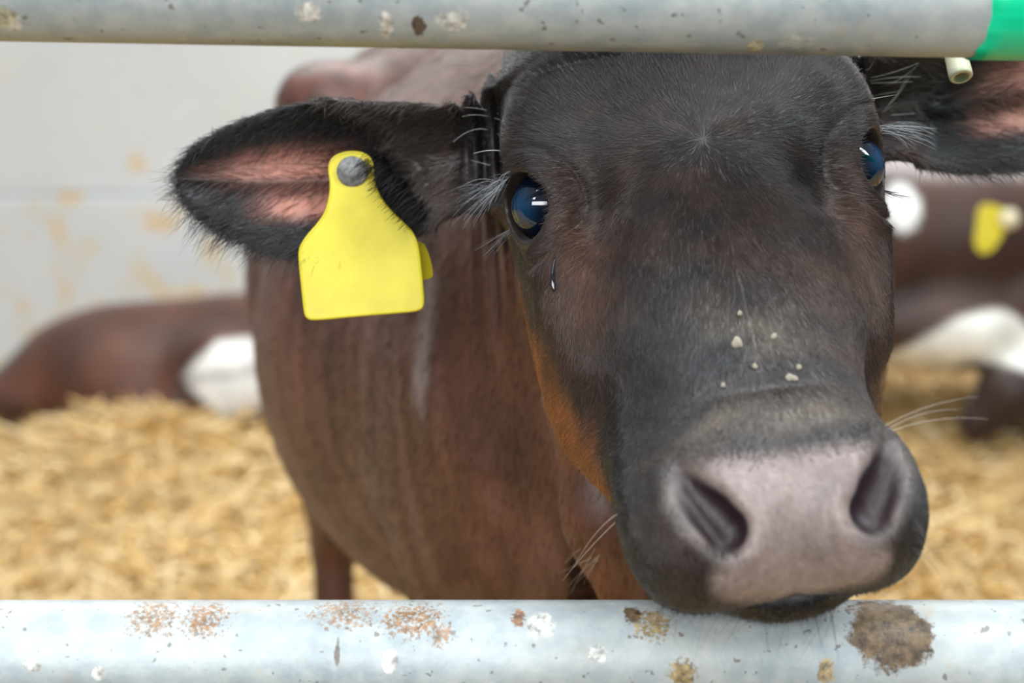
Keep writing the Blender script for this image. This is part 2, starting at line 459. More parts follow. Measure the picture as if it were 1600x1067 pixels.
def pad2(L): return np.c_[np.abs(L[:, 0]), L[:, 1] * .69 - L[:, 2] * .73]
_pp = [ray_hit(head_base, *p) for p in ((1130, 712), (1076, 724), (1072, 735), (1104, 772), (1146, 806), (1164, 838), (1152, 868), (1118, 884), (1111, 903), (1116, 926), (1135, 938))]
_pq = pad2(np.array(_pp)); _t0 = pad2(ray_hit(head_base, 1225, 703)[None])[0]; _b0 = pad2(ray_hit(head_base, 1230, 934)[None])[0]
PADPOLY = np.vstack([[[-.02, _t0[1]], [0, _t0[1]]], _pq, [[0, max(_b0[1], _pq[-1, 1])], [-.02, max(_b0[1], _pq[-1, 1])]]])
def poly_sd(Q, V):
    d = np.full(len(Q), 1e9); ins = np.zeros(len(Q), bool)
    for a, b in zip(V, np.roll(V, -1, 0)):
        e = b - a; w_ = Q - a; t = np.clip(w_ @ e / (e @ e), 0, 1)
        d = np.minimum(d, np.linalg.norm(w_ - t[:, None] * e, axis=1))
        c = ((a[1] > Q[:, 1]) != (b[1] > Q[:, 1])) & (Q[:, 0] < (b[0] - a[0]) * (Q[:, 1] - a[1]) / (b[1] - a[1] + 1e-12) + a[0])
        ins ^= c
    return np.where(ins, -d, d)
def pad_sd(L):
    d = np.full(len(L), 9.0); m = L[:, 1] > .16
    if m.any(): d[m] = poly_sd(pad2(L[m]), PADPOLY)
    return d

# body stations in the world
SH = at(930, 480, 1.20); SH[2] = .80
RB = np.array([-.005, 1.50, .764]); HP = np.array([-.140, 1.86, .86])
yaw = math.atan2(-(HP[0] - .10), HP[1] - 1.15)
RY = np.array([[math.cos(yaw), -math.sin(yaw), 0], [math.sin(yaw), math.cos(yaw), 0], [0, 0, 1]])   # columns: lateral, back, up
SH = np.array([.085, 1.20, .80])
POLL = to_world((0, -.13, -.02))
THROAT = [at(915, 620, .95), at(948, 800, .955), at(968, 1000, .985)]
def body_field(P):
    f = ellipsoid(P, SH, (.185, .215, .255), RY)
    f = smin(f, ellipsoid(P, RB, (.264, .36, .295), RY), .12)
    f = smin(f, ellipsoid(P, HP + RY @ np.array([0, 0, -.02]), (.200, .25, .225), RY), .10)
    f = smin(f, ellipsoid(P, SH + RY @ np.array([-.10, -.02, -.05]), (.075, .14, .20), RY), .05)   # shoulder blades
    f = smin(f, ellipsoid(P, SH + RY @ np.array([.10, -.02, -.05]), (.075, .14, .20), RY), .05)
    for s in (-1, 1):
        f = smin(f, ellipsoid(P, HP + RY @ np.array([.12 * s, -.10, .155]), (.06, .07, .05), RY), .06)  # hook bones
    f = smin(f, cone(P, HP + RY @ np.array([0, .05, .19]), SH + RY @ np.array([0, 0, .21]), .04, .05), .08)   # spine
    nb = SH + RY @ np.array([0, -.10, .06])
    f = smin(f, cone(P, to_world((0, -.12, -.03)), nb, .090, .17), .07)             # neck
    f = smin(f, cone(P, to_world((0, -.06, -.10)), SH + RY @ np.array([0, -.18, -.10]), .05, .09), .06)   # throat and dewlap
    f = smin(f, chain(P, [(THROAT[0], .030), (THROAT[1], .024), (THROAT[2], .022)], .03), .025)     # hanging fold of the throat
    hole = smin(smin(cone(P, at(896, 838, .99), at(898, 842, 1.10), .003, .003), cone(P, at(906, 885, .98), at(906, 885, 1.16), .012, .010), .02), cone(P, at(918, 950, .98), at(918, 950, 1.18), .022, .018), .03)
    f = smax(f, -hole, .012)      # the hollow between it and the chest
    for s in (-1, 1):
        a = SH + RY @ np.array([.10 * s, .0, -.10])
        f = smin(f, chain(P, [(a, .085), (np.array([a[0], a[1]-.01, .46]), .055), (np.array([a[0], a[1]-.02, .36]), .038),
                              (np.array([a[0], a[1]-.01, .14]), .026), (np.array([a[0], a[1]-.02, .07]), .032), (np.array([a[0], a[1]-.04, .035]), .036)]), .05)
        h = HP + RY @ np.array([.105 * s, .03, -.10])
        f = smin(f, chain(P, [(h, .090), (h + RY @ np.array([0, -.06, -.17]), .060), (np.array([h[0]-.005, h[1]+.10, .40]), .030),
                              (np.array([h[0]-.005, h[1]+.08, .14]), .027), (np.array([h[0]-.005, h[1]+.06, .07]), .032), (np.array([h[0]-.005, h[1]+.03, .035]), .037)]), .05)
    t0 = HP + RY @ np.array([0, .22, .13])
    f = smin(f, chain(P, [(t0, .03), (t0 + [0, .06, -.12], .022), (t0 + [0, .05, -.45], .016), (t0 + [0, .04, -.58], .03)]), .03)
    # loose skin: soft upright folds over neck and chest
    q = (P - SH) @ RY
    fold = np.sin(q[:, 0] * 95 + 2.2 * np.sin(q[:, 2] * 9) + 14 * q[:, 1]) * np.exp(-((q[:, 1] + .14) / .14) ** 2) * np.clip(.6 - q[:, 2] * 2, .2, 1)
    fold2 = np.sin(q[:, 0] * 52 + 3 * np.sin(q[:, 2] * 6 + 1) + 9 * q[:, 1]) * np.exp(-((q[:, 1] + .12) / .16) ** 2) * np.clip(.7 - q[:, 2] * 2, .2, 1)
    f = f + .0070 * fold + .0060 * fold2
    return f
def calf_field(P):
    f = np.full(len(P), 9.0)
    b = (P[:, 1] > .86)
    if b.any(): f[b] = body_field(P[b])
    L = to_local(P)
    h = (np.abs(L[:, 0]) < .40) & (L[:, 1] > -.30) & (L[:, 1] < .36) & (np.abs(L[:, 2] + .03) < .24)
    if h.any():
        Lh = L[h]; fh = head_field(Lh)
        e, s, q, _ = ear_field(Lh)
        fh = smin(fh, e, .018)
        Pm = f[h]
        k = .05
        r = smin(fh, Pm, k)
        # skin folds between ear and crown
        wr = .0030 * np.sin(Lh[:, 0] * 520 + Lh[:, 1] * 60) * np.exp(-((np.abs(Lh[:, 0]) - .118) / .016) ** 2) * sstep(-Lh[:, 1], .05, .075) * sstep(.03 - Lh[:, 2], 0, .02)
        f[h] = r + wr
    return f

def body_hit(px, py):
    d = np.linspace(.85, 1.7, 900); W = cam2w(np.array([(px - 800) / FPX, 1, -(py - 533.5) / FPX])[None] * d[:, None]); v = body_field(W)
    return W[int(np.argmax(v < 0))]
AX = axis((-.62, -.26, .018), (-.26, .36, .0022), (.36, .52, .010))
AY = axis((.60, .96, .0022), (.96, 1.10, .005), (1.10, 1.50, .012), (1.50, 2.40, .02))
AZ = axis((-.02, .50, .02), (.50, .70, .008), (.70, 1.17, .0022), (1.17, 1.25, .01))
calf_V, calf_F = surface(calf_field, (AX, AY, AZ))

BLACK = np.array([.021, .0195, .0195]); UMBER = np.array([.066, .036, .026]); RUST = np.array([.27, .095, .025])
BROWN = np.array([.082, .031, .021]); PINK = np.array([.37, .150, .105]); NOSE = np.array([.255, .195, .178])
SHEEN_STREAK = [body_hit(*p) for p in ((672, 440), (668, 490), (661, 540), (657, 590), (655, 625))]
def calf_coat(P):
    L = to_local(P); w_, u, v = np.abs(L[:, 0]), L[:, 1], L[:, 2]
    n1 = value_noise(P * 60, 3); n2 = value_noise(P * 14, 5)
    col = np.tile(BROWN, (len(P), 1)) * (1 + .22 * n2[:, None])
    q = (P - SH) @ RY
    st = value_noise(np.c_[q[:, 0] * 70, q[:, 1] * 60, q[:, 2] * 9], 8)
    col = col * (1 + .42 * st[:, None])
    pst = chain(P, [(q_, .0) for q_ in SHEEN_STREAK], .004)
    col = lerp(col, np.array([.30, .25, .25]), sstep(.020 - pst - .004 * n1, 0, .022) * .55)  # sheen highlight on the shoulder, painted into the coat colour
    rib = sstep(-q[:, 1], -.25, -.05) * np.clip(st * .9, 0, 1)
    col = lerp(col, np.array([.125, .075, .064]), rib * .5)
    thr = sstep(.034 - chain(P, [(THROAT[0], .0), (THROAT[1], .0), (THROAT[2], .0)], .01), 0, .015)
    col = lerp(col, np.array([.150, .056, .024]) , np.clip(thr * (.8 + .2 * n2), 0, 1))
    # head region
    hb = head_base(L); hd = sstep(u, -.20, -.12) * sstep(.03 - hb, 0, .02)
    face = lerp(np.tile(BLACK, (len(P), 1)), UMBER, np.clip(.16 + .40 * n2 + .2 * n1, 0, 1))
    # tear ridge and the skin round the eyes is browner
    tr = np.exp(-(((w_ - TEARR[0]) / .016) ** 2 + ((u - TEARR[1] - .01) / .04) ** 2))
    face = lerp(face, np.array([.15, .070, .045]), np.clip(tr, 0, 1) * .62)
    jaw = sstep(-v + .012 * n2, .040, .075) * sstep(.20 - u, .0, .05) * sstep(u, -.06, -.0)
    face = lerp(face, RUST, np.clip(jaw + .15 * n1 * (jaw > .05), 0, 1) * .85)
    de = np.c_[w_, u, v] - EYE; qe_ = np.sqrt((de @ eye_b / .0203) ** 2 + (de @ eye_c / .0188) ** 2)
    face = lerp(face, np.array([.026, .018, .015]), sstep(1.30 - qe_, 0, .15) * (de @ eye_a > 0))
    lips = sstep(u, .165, .19) * sstep(-v, .012, .03)
    face = lerp(face, np.array([.015, .017, .0205]), lips * .8)
    # bare nose
    psd = pad_sd(L) + .0015 * n1; pad = sstep(-psd + .0025 * n2, -.004, .0055) * (v > -.058)
    pad = np.clip(pad, 0, 1)
    n9 = RNG.normal(0, 1, len(P)) * .5
    face = lerp(face, NOSE * (1 + .16 * n9[:, None] + .15 * n2[:, None]), np.clip(pad * (.90 + .14 * n1), 0, 1))
    rim = np.exp(-((chain(np.c_[w_, u, v], NOSTRIL, .006) - .003) / .005) ** 2) * (1 - pad)
    face = lerp(face, np.array([.17, .135, .12]), np.clip(rim * (.42 + .35 * n1), 0, 1))
    pw = np.exp(-((L[:, 0] / .022) ** 2 + ((u - .135) / .022) ** 2)) * np.clip(.5 + n1, 0, 1)
    face = lerp(face, np.array([.12, .105, .080]), np.clip(pw, 0, 1) * .7)
    top = np.exp(-(((w_) / .05) ** 2 + ((u - .188) / .014) ** 2)) * sstep(v, 0, .01)
    face = lerp(face, np.array([.13, .105, .085]), np.clip(top * (.8 + .5 * n1), 0, .9))
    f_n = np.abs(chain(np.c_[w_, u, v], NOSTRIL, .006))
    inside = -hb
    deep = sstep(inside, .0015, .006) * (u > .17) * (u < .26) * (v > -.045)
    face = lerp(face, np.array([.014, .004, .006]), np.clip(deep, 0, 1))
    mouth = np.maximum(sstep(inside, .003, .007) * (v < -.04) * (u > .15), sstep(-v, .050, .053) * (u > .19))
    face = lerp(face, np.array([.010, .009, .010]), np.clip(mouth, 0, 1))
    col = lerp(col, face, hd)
    # ears
    e, s, qe, dn = ear_field(L)
    ear = sstep(.012 - e, 0, .006) * sstep(s, .005, .03)
    ec = np.tile(BLACK * 1.0, (len(P), 1)) * (1 + .3 * n1[:, None])
    p1 = np.exp(-(((s - .122) / .045) ** 4 + ((qe - .30) / .27) ** 4)); p2 = np.exp(-(((s - .105) / .034) ** 4 + ((qe + .25) / .24) ** 4))
    pk = np.clip(np.maximum(p1, p2), 0, 1) * (dn > 0)
    ec = lerp(ec, PINK * (1 + .3 * n1[:, None]), pk)
    _, t_, _ = ear_coords(L)
    rs = interp(np.clip(t_, -.045, .045), [-.045, -.03, -.018, .01, .03, .045], [.024, .030, .037, .050, .073, .110])
    ec = lerp(ec, np.array([.085, .060, .048]), sstep(rs - s, -.006, .006) * (.75 + .3 * n2) * (dn > 0))
    col = lerp(col, ec, np.clip(ear, 0, 1))
    return np.clip(col, .002, 1)
SKIN = mat_coat('calf_skin', .48, .5, .06, True, .25, (180, 180, 60))
calf = empty('calf', tuple(np.array([SH[0], SH[1], 0])))
tag(calf, 'big dark brown calf pushing its head between the rails, blank yellow tag in its ear', 'calf')
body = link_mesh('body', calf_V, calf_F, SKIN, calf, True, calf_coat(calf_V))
print('calf verts', len(calf_V))

# ---- coat of hair: short strands that follow the lie of the coat, a whorl between the eyes
HAIR = mat_hair('calf_hair', .34, .55)
calf_Fq = calf_F
def tangent(d, n):
    d = d - n * (d * n).sum(1)[:, None]; return d / (np.linalg.norm(d, axis=1)[:, None] + 1e-9)
def head_w(c):
    L = to_local(c); hb = head_base(L); w_ = np.abs(L[:, 0]); u = L[:, 1]; v = L[:, 2]
    m = (hb < .012) & (hb > -.006) & (u > -.20) & (u < .27)
    pad = (pad_sd(L) < RNG.uniform(-.007, .002, len(L))) & (v > -.055)
    d = np.c_[w_, u, v] - EYE; q = np.sqrt((d @ eye_b / .0246) ** 2 + (d @ eye_c / .0224) ** 2)
    eye = (q < 1) & (d @ eye_a > -.01)
    e, s_, _, _ = ear_field(L)
    return (m & ~pad & ~eye & (chain(np.c_[w_, u, v], NOSTRIL, .006) > .003)) * np.where(e < .004, .0, 1.) * np.where(c[:, 1] < .95, 1, .3)
R_, N_ = sample_mesh(calf_V, calf_Fq, HEAD_HAIRS, head_w)
L = to_local(R_)
nl = N_ @ HR
WH = np.array([0, .010, .045])
rad = (L - WH); rad[:, 2] *= .3; rad /= np.linalg.norm(rad, axis=1)[:, None] + 1e-6
rr_ = np.linalg.norm((L - WH)[:, :2], axis=1)
flow = rad.copy()
dn = np.zeros_like(flow); dn[:, 1] = 1.0; dn[:, 0] = np.sign(L[:, 0]) * .25
k_ = sstep(L[:, 1], .03, .10)[:, None]; flow = flow * (1 - k_) + dn * k_
side = sstep(-L[:, 2], -.005, .04)[:, None]
dj = np.zeros_like(flow); dj[:, 1] = -.25; dj[:, 2] = -1; dj[:, 0] = 0
flow = flow * (1 - side) + dj * side
upk = sstep(-L[:, 1], .0, .05)[:, None] * (1 - side); up_ = np.zeros_like(flow); up_[:, 1] = -1; up_[:, 0] = L[:, 0] * 5; flow = flow * (1 - upk * .7) + up_ * upk * .7
flow += RNG.normal(0, .13, flow.shape) + .18 * np.stack([value_noise(L * 120, q) for q in (31, 32, 33)], 1)
flow = tangent(flow, nl) @ HR.T
ln = .0058 * np.clip(1 - .5 * sstep(L[:, 1], .08, .18), .3, 1) * np.where(L[:, 2] < -.06, 1.5, 1) * RNG.uniform(.7, 1.25, len(L))
ln = ln * (1 + .5 * sstep(-L[:, 1], .0, .06)) * (1 - .5 * sstep(-L[:, 1], .08, .12)) * np.where(np.abs(L[:, 0]) > .104, .5, 1)
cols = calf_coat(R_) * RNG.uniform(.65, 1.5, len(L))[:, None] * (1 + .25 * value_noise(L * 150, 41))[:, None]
strands('face_hair', R_, flow, N_, ln, .000115, np.clip(cols, .003, 1), HAIR, calf, 4, .10, .20)
# ears
def ear_w(c):
    L = to_local(c); e, s_, q, dn_ = ear_field(L); hb = head_base(L)
    pk = np.maximum(np.exp(-(((s_ - .122) / .045) ** 4 + ((q - .30) / .27) ** 4)), np.exp(-(((s_ - .105) / .034) ** 4 + ((q + .25) / .24) ** 4))) * (dn_ > 0)
    return ((e < .006) & (e > -.006) & (hb > .006)) * (1 - .93 * np.clip(pk, 0, 1)) * (1 + 1.2 * (np.abs(q) > .8))
R_, N_ = sample_mesh(calf_V, calf_Fq, EAR_HAIRS, ear_w)
L = to_local(R_); e, s_, q, dn_ = ear_field(L); sg = np.where(L[:, 0] > 0, -1., 1.)
es3 = e_s[None] * np.c_[sg, np.ones(len(L)), np.ones(len(L))]; et3 = e_t[None] * np.c_[sg, np.ones(len(L)), np.ones(len(L))]
fr = (dn_ > 0)
flow = es3 * (.8 - .1 * fr)[:, None] + et3 * np.where(fr, np.where(q > .5, -.75, np.where(q > .05, .1, np.where(q < -.5, -.25, -.45))), q * .3)[:, None]
edge = np.abs(q) > .82
flow[edge] += et3[edge] * (np.sign(q[edge]) * .45)[:, None]
flow += RNG.normal(0, .16, flow.shape)
flow = tangent(flow, N_ @ HR) @ HR.T
ln = np.where(fr, .014, .008) * np.where(edge & (q < 0), 1.15, 1) * np.where(q > .6, .65, 1) * np.where(s_ > .15, 1.2, 1) * RNG.uniform(.6, 1.3, len(L)) * np.clip(.45 + s_ / .08, .45, 1)
cols = calf_coat(R_) * RNG.uniform(.6, 1.5, len(L))[:, None]
pinkish = cols[:, 0] > .2; cols[pinkish] = cols[pinkish] * np.array([.5, .45, .4])
strands('ear_hair', R_, flow, N_, ln, .00014, np.clip(cols, .003, 1), HAIR, calf, 5, .12, .28, .10)
# neck, chest and barrel
def body_w(c):
    L = to_local(c); hb = head_base(L); e, _, _, _ = ear_field(L)
    return ((hb > .012) & (e > .006) & (c[:, 2] > .4)) * np.where(c[:, 1] < 1.3, 1.6, .8)
R_, N_ = sample_mesh(calf_V, calf_Fq, BODY_HAIRS, body_w)
flow = np.tile(np.array([0, .55, -1.0]), (len(R_), 1)) + RNG.normal(0, .2, (len(R_), 3))
flow = tangent(flow, N_)
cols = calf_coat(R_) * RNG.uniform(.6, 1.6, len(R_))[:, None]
strands('body_hair', R_, flow, N_, RNG.uniform(.006, .013, len(R_)), .00013, np.clip(cols, .003, 1), HAIR, calf, 4, .12, .2)

# ---- eyelashes and long feelers
def whisk(name, rows, mat):
    """rows: (root px, root py, tip px, tip py, tip depth offset, droop, colour, radius), rooted on the head"""
    P = []; Rr = []; Cc = []
    for (x0, y0, x1, y1, dz, dr, c, r) in rows:
        L0 = None
        for sx, sy in ((0, 0), (4, 2), (-4, 2), (8, 4), (-8, 4), (14, 6), (-14, 6), (0, 8), (0, -8), (22, 0), (-22, 0), (0, 20), (0, -20)):
            ray = np.array([(x0 + sx - 800) / FPX, 1, -(y0 + sy - 533.5) / FPX]); d = np.linspace(.62, 1.0, 500)
            Pw = cam2w(ray[None] * d[:, None]); v = calf_field(Pw)
            if (v < 0).any(): L0 = Pw[int(np.argmax(v < 0))]; break
        if L0 is None: continue
        d0 = (L0 - np.array([0, 0, CAMZ])) @ M_CW[:, 1]
        T = at(x1, y1, d0 + dz); t = np.linspace(0, 1, 7)[:, None]
        mid = np.array([0, 0, dr]); P.append(L0 * (1 - t) + T * t + mid * (4 * t * (1 - t))); Rr.append(r * (1 - .75 * t[:, 0] ** 1.5)); Cc.append(c)
    hc = bpy.data.hair_curves.new(name); hc.add_curves([7] * len(P))
    hc.position_data.foreach_set('vector', np.array(P, np.float32).ravel())
    ra = hc.attributes.get('radius') or hc.attributes.new('radius', 'FLOAT', 'POINT'); ra.data.foreach_set('value', np.array(Rr, np.float32).ravel())
    ca = hc.attributes.new('coat', 'FLOAT_COLOR', 'CURVE'); ca.data.foreach_set('color', np.c_[np.array(Cc), np.ones(len(Cc))].astype(np.float32).ravel())
    hc.materials.append(mat); o = bpy.data.objects.new(name, hc); C.objects.link(o)
    o.parent = calf; o.matrix_parent_inverse = Matrix.Translation(calf.location).inverted(); o['kind'] = 'stuff'
    return o
rn = random.Random(5); G = (.30, .31, .32); D = (.03, .03, .035); WT = (.62, .60, .56)
rows = []
for i in range(75):      # upper lid of the eye on the left
    t = rn.random(); x0, y0 = 778 + 22 * t + rn.uniform(-4, 4), 300 - 26 * t + rn.uniform(-3, 3)
    x1, y1 = 712 + 55 * t + rn.uniform(-14, 16), 322 - 12 * t + rn.uniform(-26, 40)
    rows.append((x0, y0, x1, y1, rn.uniform(-.03, .01), rn.uniform(.001, .005), rn.choice((G, G, D, D)), .00016))
for i in range(75):      # and on the right
    t = rn.random(); x0, y0 = 1374 + 8 * rn.random(), 196 + 14 * t
    x1, y1 = 1420 + 45 * rn.random(), 196 + 40 * rn.random()
    rows.append((x0, y0, x1, y1, rn.uniform(-.03, .01), rn.uniform(.001, .005), rn.choice((G, G, D)), .00016))
for i in range(14):      # lower lids
    rows.append((1366, 292, 1400 + 30 * rn.random(), 300 + 14 * rn.random(), -.01, -.001, D, .00014))
    rows.append((800 + 15 * rn.random(), 352, 735 + 40 * rn.random(), 385 + 25 * rn.random(), -.01, .0, (.2, .2, .2), .00010))
whisk('eyelash', rows, HAIR)
rows = []
for (x0, y0, x1, y1, dr) in ((782, 188, 722, 182, .002), (782, 212, 708, 222, .006), (780, 178, 725, 168, .001), (784, 236, 740, 240, .001), (780, 262, 735, 250, 0), (778, 200, 740, 150, 0),
                             (1358, 122, 1436, 98, -.001), (1358, 127, 1438, 120, .001), (1358, 130, 1425, 128, 0), (1362, 150, 1408, 142, 0), (1360, 155, 1400, 148, 0), (1366, 138, 1436, 100, -.003), (1380, 172, 1425, 112, -.003), (1385, 166, 1418, 118, -.002), (1390, 180, 1432, 177, 0), (1352, 108, 1366, 90, -.003), (1378, 176, 1402, 160, 0)):
    rows.append((x0, y0, x1, y1, -.01, dr, WT, .00022))
for i in range(9):       # feelers of the chin and lower jaw
    rows.append((955 + 10 * rn.random(), 800 + 90 * rn.random(), 870 + 50 * rn.random(), 880 + 55 * rn.random(), .02, rn.uniform(-.004, .004), (.35, .28, .22), .00022))
for i in range(46):
    x0 = 1000 + 330 * rn.random(); rows.append((x0, 948, x0 + rn.uniform(-70, 45), 975 + 65 * rn.random(), -.02, rn.uniform(-.003, .003), (.05, .05, .06), .00010))
for i in range(10):
    rows.append((1425, 800 + 80 * rn.random(), 1450 + 50 * rn.random(), 850 + 60 * rn.random(), -.01, .003, (.10, .09, .08), .00010))
for (x0, y0, x1, y1) in ((1395, 660, 1530, 620), (1398, 670, 1545, 655), (1400, 665, 1500, 640)):
    rows.append((x0, y0, x1, y1, .0, .003, (.5, .45, .4), .00012))
for i in range(230):     # ear hair falling over the neck of the tag
    t = rn.random(); x0, y0 = 585 + 80 * t + rn.uniform(-6, 10), 238 + 95 * t + rn.uniform(-8, 4)
    x1, y1 = x0 - rn.uniform(18, 46), y0 + rn.uniform(14, 34)
    rows.append((x0, y0, x1, y1, -.052, rn.uniform(.000, .002), rn.choice(((.012, .012, .012), (.02, .018, .018), (.04, .04, .042))), .00026))
whisk('whisker', rows, HAIR)

# ---- ear tag: blank yellow blade hanging from a stud in the ear on the left
def outline_prism(name, pts, depth_fn, th, mat, parent, rim=0):
    """a thin plastic plate: outline given as pixels, each at its own depth, extruded along the view of the plate's normal"""
    from mathutils.geometry import tessellate_polygon
    n = len(pts); W = np.array([at(x, y, depth_fn(x, y)) for x, y in pts])
    tri = tessellate_polygon([[Vector((x, y, 0)) for x, y in pts]])
    nb = np.array([0, 1.0, 0]) * th
    V = list(W) + list(W + nb); Fc = [tuple(t) for t in tri] + [tuple(q + n for q in t[::-1]) for t in tri]
    Fc += [(i, (i + 1) % n, n + (i + 1) % n, n + i) for i in range(n)]
    if rim:                                             # the slightly raised moulded edge
        base = len(V); cen = W.mean(0); m = 8
        for i in range(n):
            t = W[(i + 1) % n] - W[i - 1]; t /= np.linalg.norm(t); o_ = np.cross(t, [0, 1.0, 0]); o_ /= np.linalg.norm(o_)
            for a in range(m):
                V.append(W[i] + o_ * math.cos(2 * math.pi * a / m) * rim + np.array([0, 1.0, 0]) * (math.sin(2 * math.pi * a / m) * rim + th * .5))
        for i in range(n):
            for a in range(m): Fc.append((base + i*m + a, base + i*m + (a+1) % m, base + ((i+1) % n)*m + (a+1) % m, base + ((i+1) % n)*m + a))
    bm = bmesh.new(); vs = [bm.verts.new(v) for v in V]
    for f in Fc:
        try: bm.faces.new([vs[q] for q in f])
        except ValueError: pass
    bmesh.ops.recalc_face_normals(bm, faces=bm.faces[:])
    return bm_obj(name, bm, mat, parent, False)
def smooth_poly(pts, it=3):
    for _ in range(it):
        q = []
        for a, b in zip(pts, pts[1:] + pts[:1]):
            q += [(a[0]*.75+b[0]*.25, a[1]*.75+b[1]*.25), (a[0]*.25+b[0]*.75, a[1]*.25+b[1]*.75)]
        pts = q
    return pts
k = NT('yellow_tag'); v = k.coord((1, 1, 1)); n = k.noise(38, 5, .6, v)
k.set(Base_Color=k.ramp(n, [(.3, (.53, .43, .010)), (.55, (.60, .50, .018)), (.8, (.64, .54, .035))]), Roughness=.38, Subsurface_Weight=.0)
YEL = k.m
TAGD = .858
def ear_depth(x, y):
    return (ray_hit(calf_local, x, y, .75, 1.0) @ HR.T + HT - np.array([0, 0, CAMZ])) @ M_CW[:, 1]
def calf_local(L): return calf_field(to_world(L))
blade = [(514, 262), (520, 247), (535, 240), (555, 238), (574, 243), (582, 258), (582, 280), (590, 305), (606, 328), (632, 352), (645, 366), (653, 390), (658, 440), (661, 476), (656, 483), (640, 486), (560, 492), (490, 499), (480, 496), (477, 488), (472, 440), (468, 400), (470, 386), (480, 370), (500, 348), (511, 330), (517, 305), (518, 285)]
_b = -.016 / 230
_sm = []
for x in range(475, 661, 8):
    for y in range(240, 415, 8):
        if poly_sd(np.array([[x, y]], float), np.array(blade, float))[0] < 4:
            try:
                e_ = ear_depth(x, y)
                if e_ < .93: _sm.append(e_ - _b * (y - 268))
            except Exception: pass
_a = min(_sm) - .0065; print('tag plane', _a, max(_sm))
tag_d = lambda x, y: _a + _b * (y - 268)
d_lo = tag_d(0, 400)
et = outline_prism('ear_tag', smooth_poly(blade, 2), tag_d, .0016, YEL, calf, .0011)
tag(et, 'blank yellow plastic ear tag')
bm = bmesh.new()
prof = [(0, .0), (.0085, .0), (.0098, -.001), (.0098, -.0028), (.0082, -.0038), (.0058, -.0034), (.0048, -.0042), (.003, -.0046), (0, -.0046)]
rings = []
for r, h in prof: rings.append([bm.verts.new((r * math.cos(a * math.pi / 16), h, r * math.sin(a * math.pi / 16))) for a in range(32)])
for A, B in zip(rings[:-1], rings[1:]):
    for j in range(32): bm.faces.new((A[j], A[(j+1) % 32], B[(j+1) % 32], B[j]))
bmesh.ops.remove_doubles(bm, verts=bm.verts[:], dist=1e-6); bmesh.ops.recalc_face_normals(bm, faces=bm.faces[:])
k = NT('worn_stud'); n = k.noise(220, 4, .7, k.coord()); k.set(Base_Color=k.ramp(n, [(.3, (.05, .05, .05)), (.5, (.16, .16, .155)), (.8, (.30, .30, .28))]), Roughness=.5)
bmesh.ops.translate(bm, verts=bm.verts[:], vec=Vector(at(551, 268, tag_d(551, 268) - .0002)))
st = bm_obj('stud', bm, k.m, None); st.parent = et; st.matrix_parent_inverse = et.matrix_world.inverted()
tag(st, 'worn grey stud')
back = [(655, 378), (663, 380), (672, 402), (677, 428), (675, 434), (660, 438), (640, 440), (630, 400), (640, 372)]
bt = outline_prism('ear_tag_plate', smooth_poly(back, 2), lambda x, y: d_lo + .012 + .00028 * (x - 655) - .00008 * (y - 400), .002, YEL, calf); tag(bt, 'yellow rear plate of the ear tag')
# cream stud on the back of the other ear
bm = bmesh.new(); A = at(1493, 84, .86); B = at(1502, 121, .852); ax_ = Vector(B - A).normalized()
up0 = ax_.cross(Vector((0, 1, 0))).normalized(); v0 = ax_.cross(up0)
rg_ = []
for (t, r) in ((-.5, .0065), (.0, .0066), (.75, .0070), (.95, .0070), (1.0, .0062), (1.0, .0045), (.6, .0042), (.6, 0.0002)):
    c = Vector(A) * (1 - t) + Vector(B) * t
    rg_.append([bm.verts.new(c + (up0 * math.cos(a * math.pi / 12) + v0 * math.sin(a * math.pi / 12)) * r) for a in range(24)])
for P_, Q_ in zip(rg_[:-1], rg_[1:]):
    for j in range(24): bm.faces.new((P_[j], P_[(j+1) % 24], Q_[(j+1) % 24], Q_[j]))
bmesh.ops.recalc_face_normals(bm, faces=bm.faces[:])
cs_ = bm_obj('ear_tag_stud', bm, mat_simple('cream_plastic', (.70, .66, .46), .4), calf); tag(cs_, 'cream tubular stud of an ear tag')
# dried specks of feed on the nose and a wet tear under the eye
SPECK = mat_simple('dried_feed', (.36, .32, .24), .85)
for (px, py, r) in ((1152, 539, .0029), (1210, 528, .0016), (1234, 592, .0020), (1242, 594, .0015), (1156, 492, .0013), (1248, 576, .0014), (1130, 605, .0012), (1180, 575, .0014)):
    bm = bmesh.new(); bmesh.ops.create_icosphere(bm, subdivisions=3, radius=r)
    for v_ in bm.verts:
        v_.co *= 1 + .20 * math.sin(v_.co.x * 1.9 / r + py) * math.cos(v_.co.z * 1.4 / r + px) + .10 * math.sin(4 * v_.co.x / r + 3 * v_.co.z / r); v_.co.y *= .35
    p = to_world(ray_hit(head_field, px, py)) - np.array([0, .0012, -.0008])
    bmesh.ops.translate(bm, verts=bm.verts[:], vec=Vector(p)); bm_obj('feed_speck', bm, SPECK, calf)
tear = [to_world(ray_hit(head_field, *p)) for p in ((866, 384), (867, 405), (864, 428), (865, 444), (866, 456))]
bm = bmesh.new(); rg_ = []
for p, r in zip(tear, (.0002, .0009, .0014, .0025, .0008)):
    rg_.append([bm.verts.new(Vector(p) + Vector((math.cos(a * math.pi / 8) * r, -.0012 + .6 * math.sin(a * math.pi / 8) * r, 0))) for a in range(16)])
for P_, Q_ in zip(rg_[:-1], rg_[1:]):
    for j in range(16): bm.faces.new((P_[j], P_[(j+1) % 16], Q_[(j+1) % 16], Q_[j]))
bmesh.ops.recalc_face_normals(bm, faces=bm.faces[:])
te = bm_obj('tear', bm, mat_simple('wet_tear', (.015, .014, .016), .06), calf); tag(te, 'wet dark tear track')

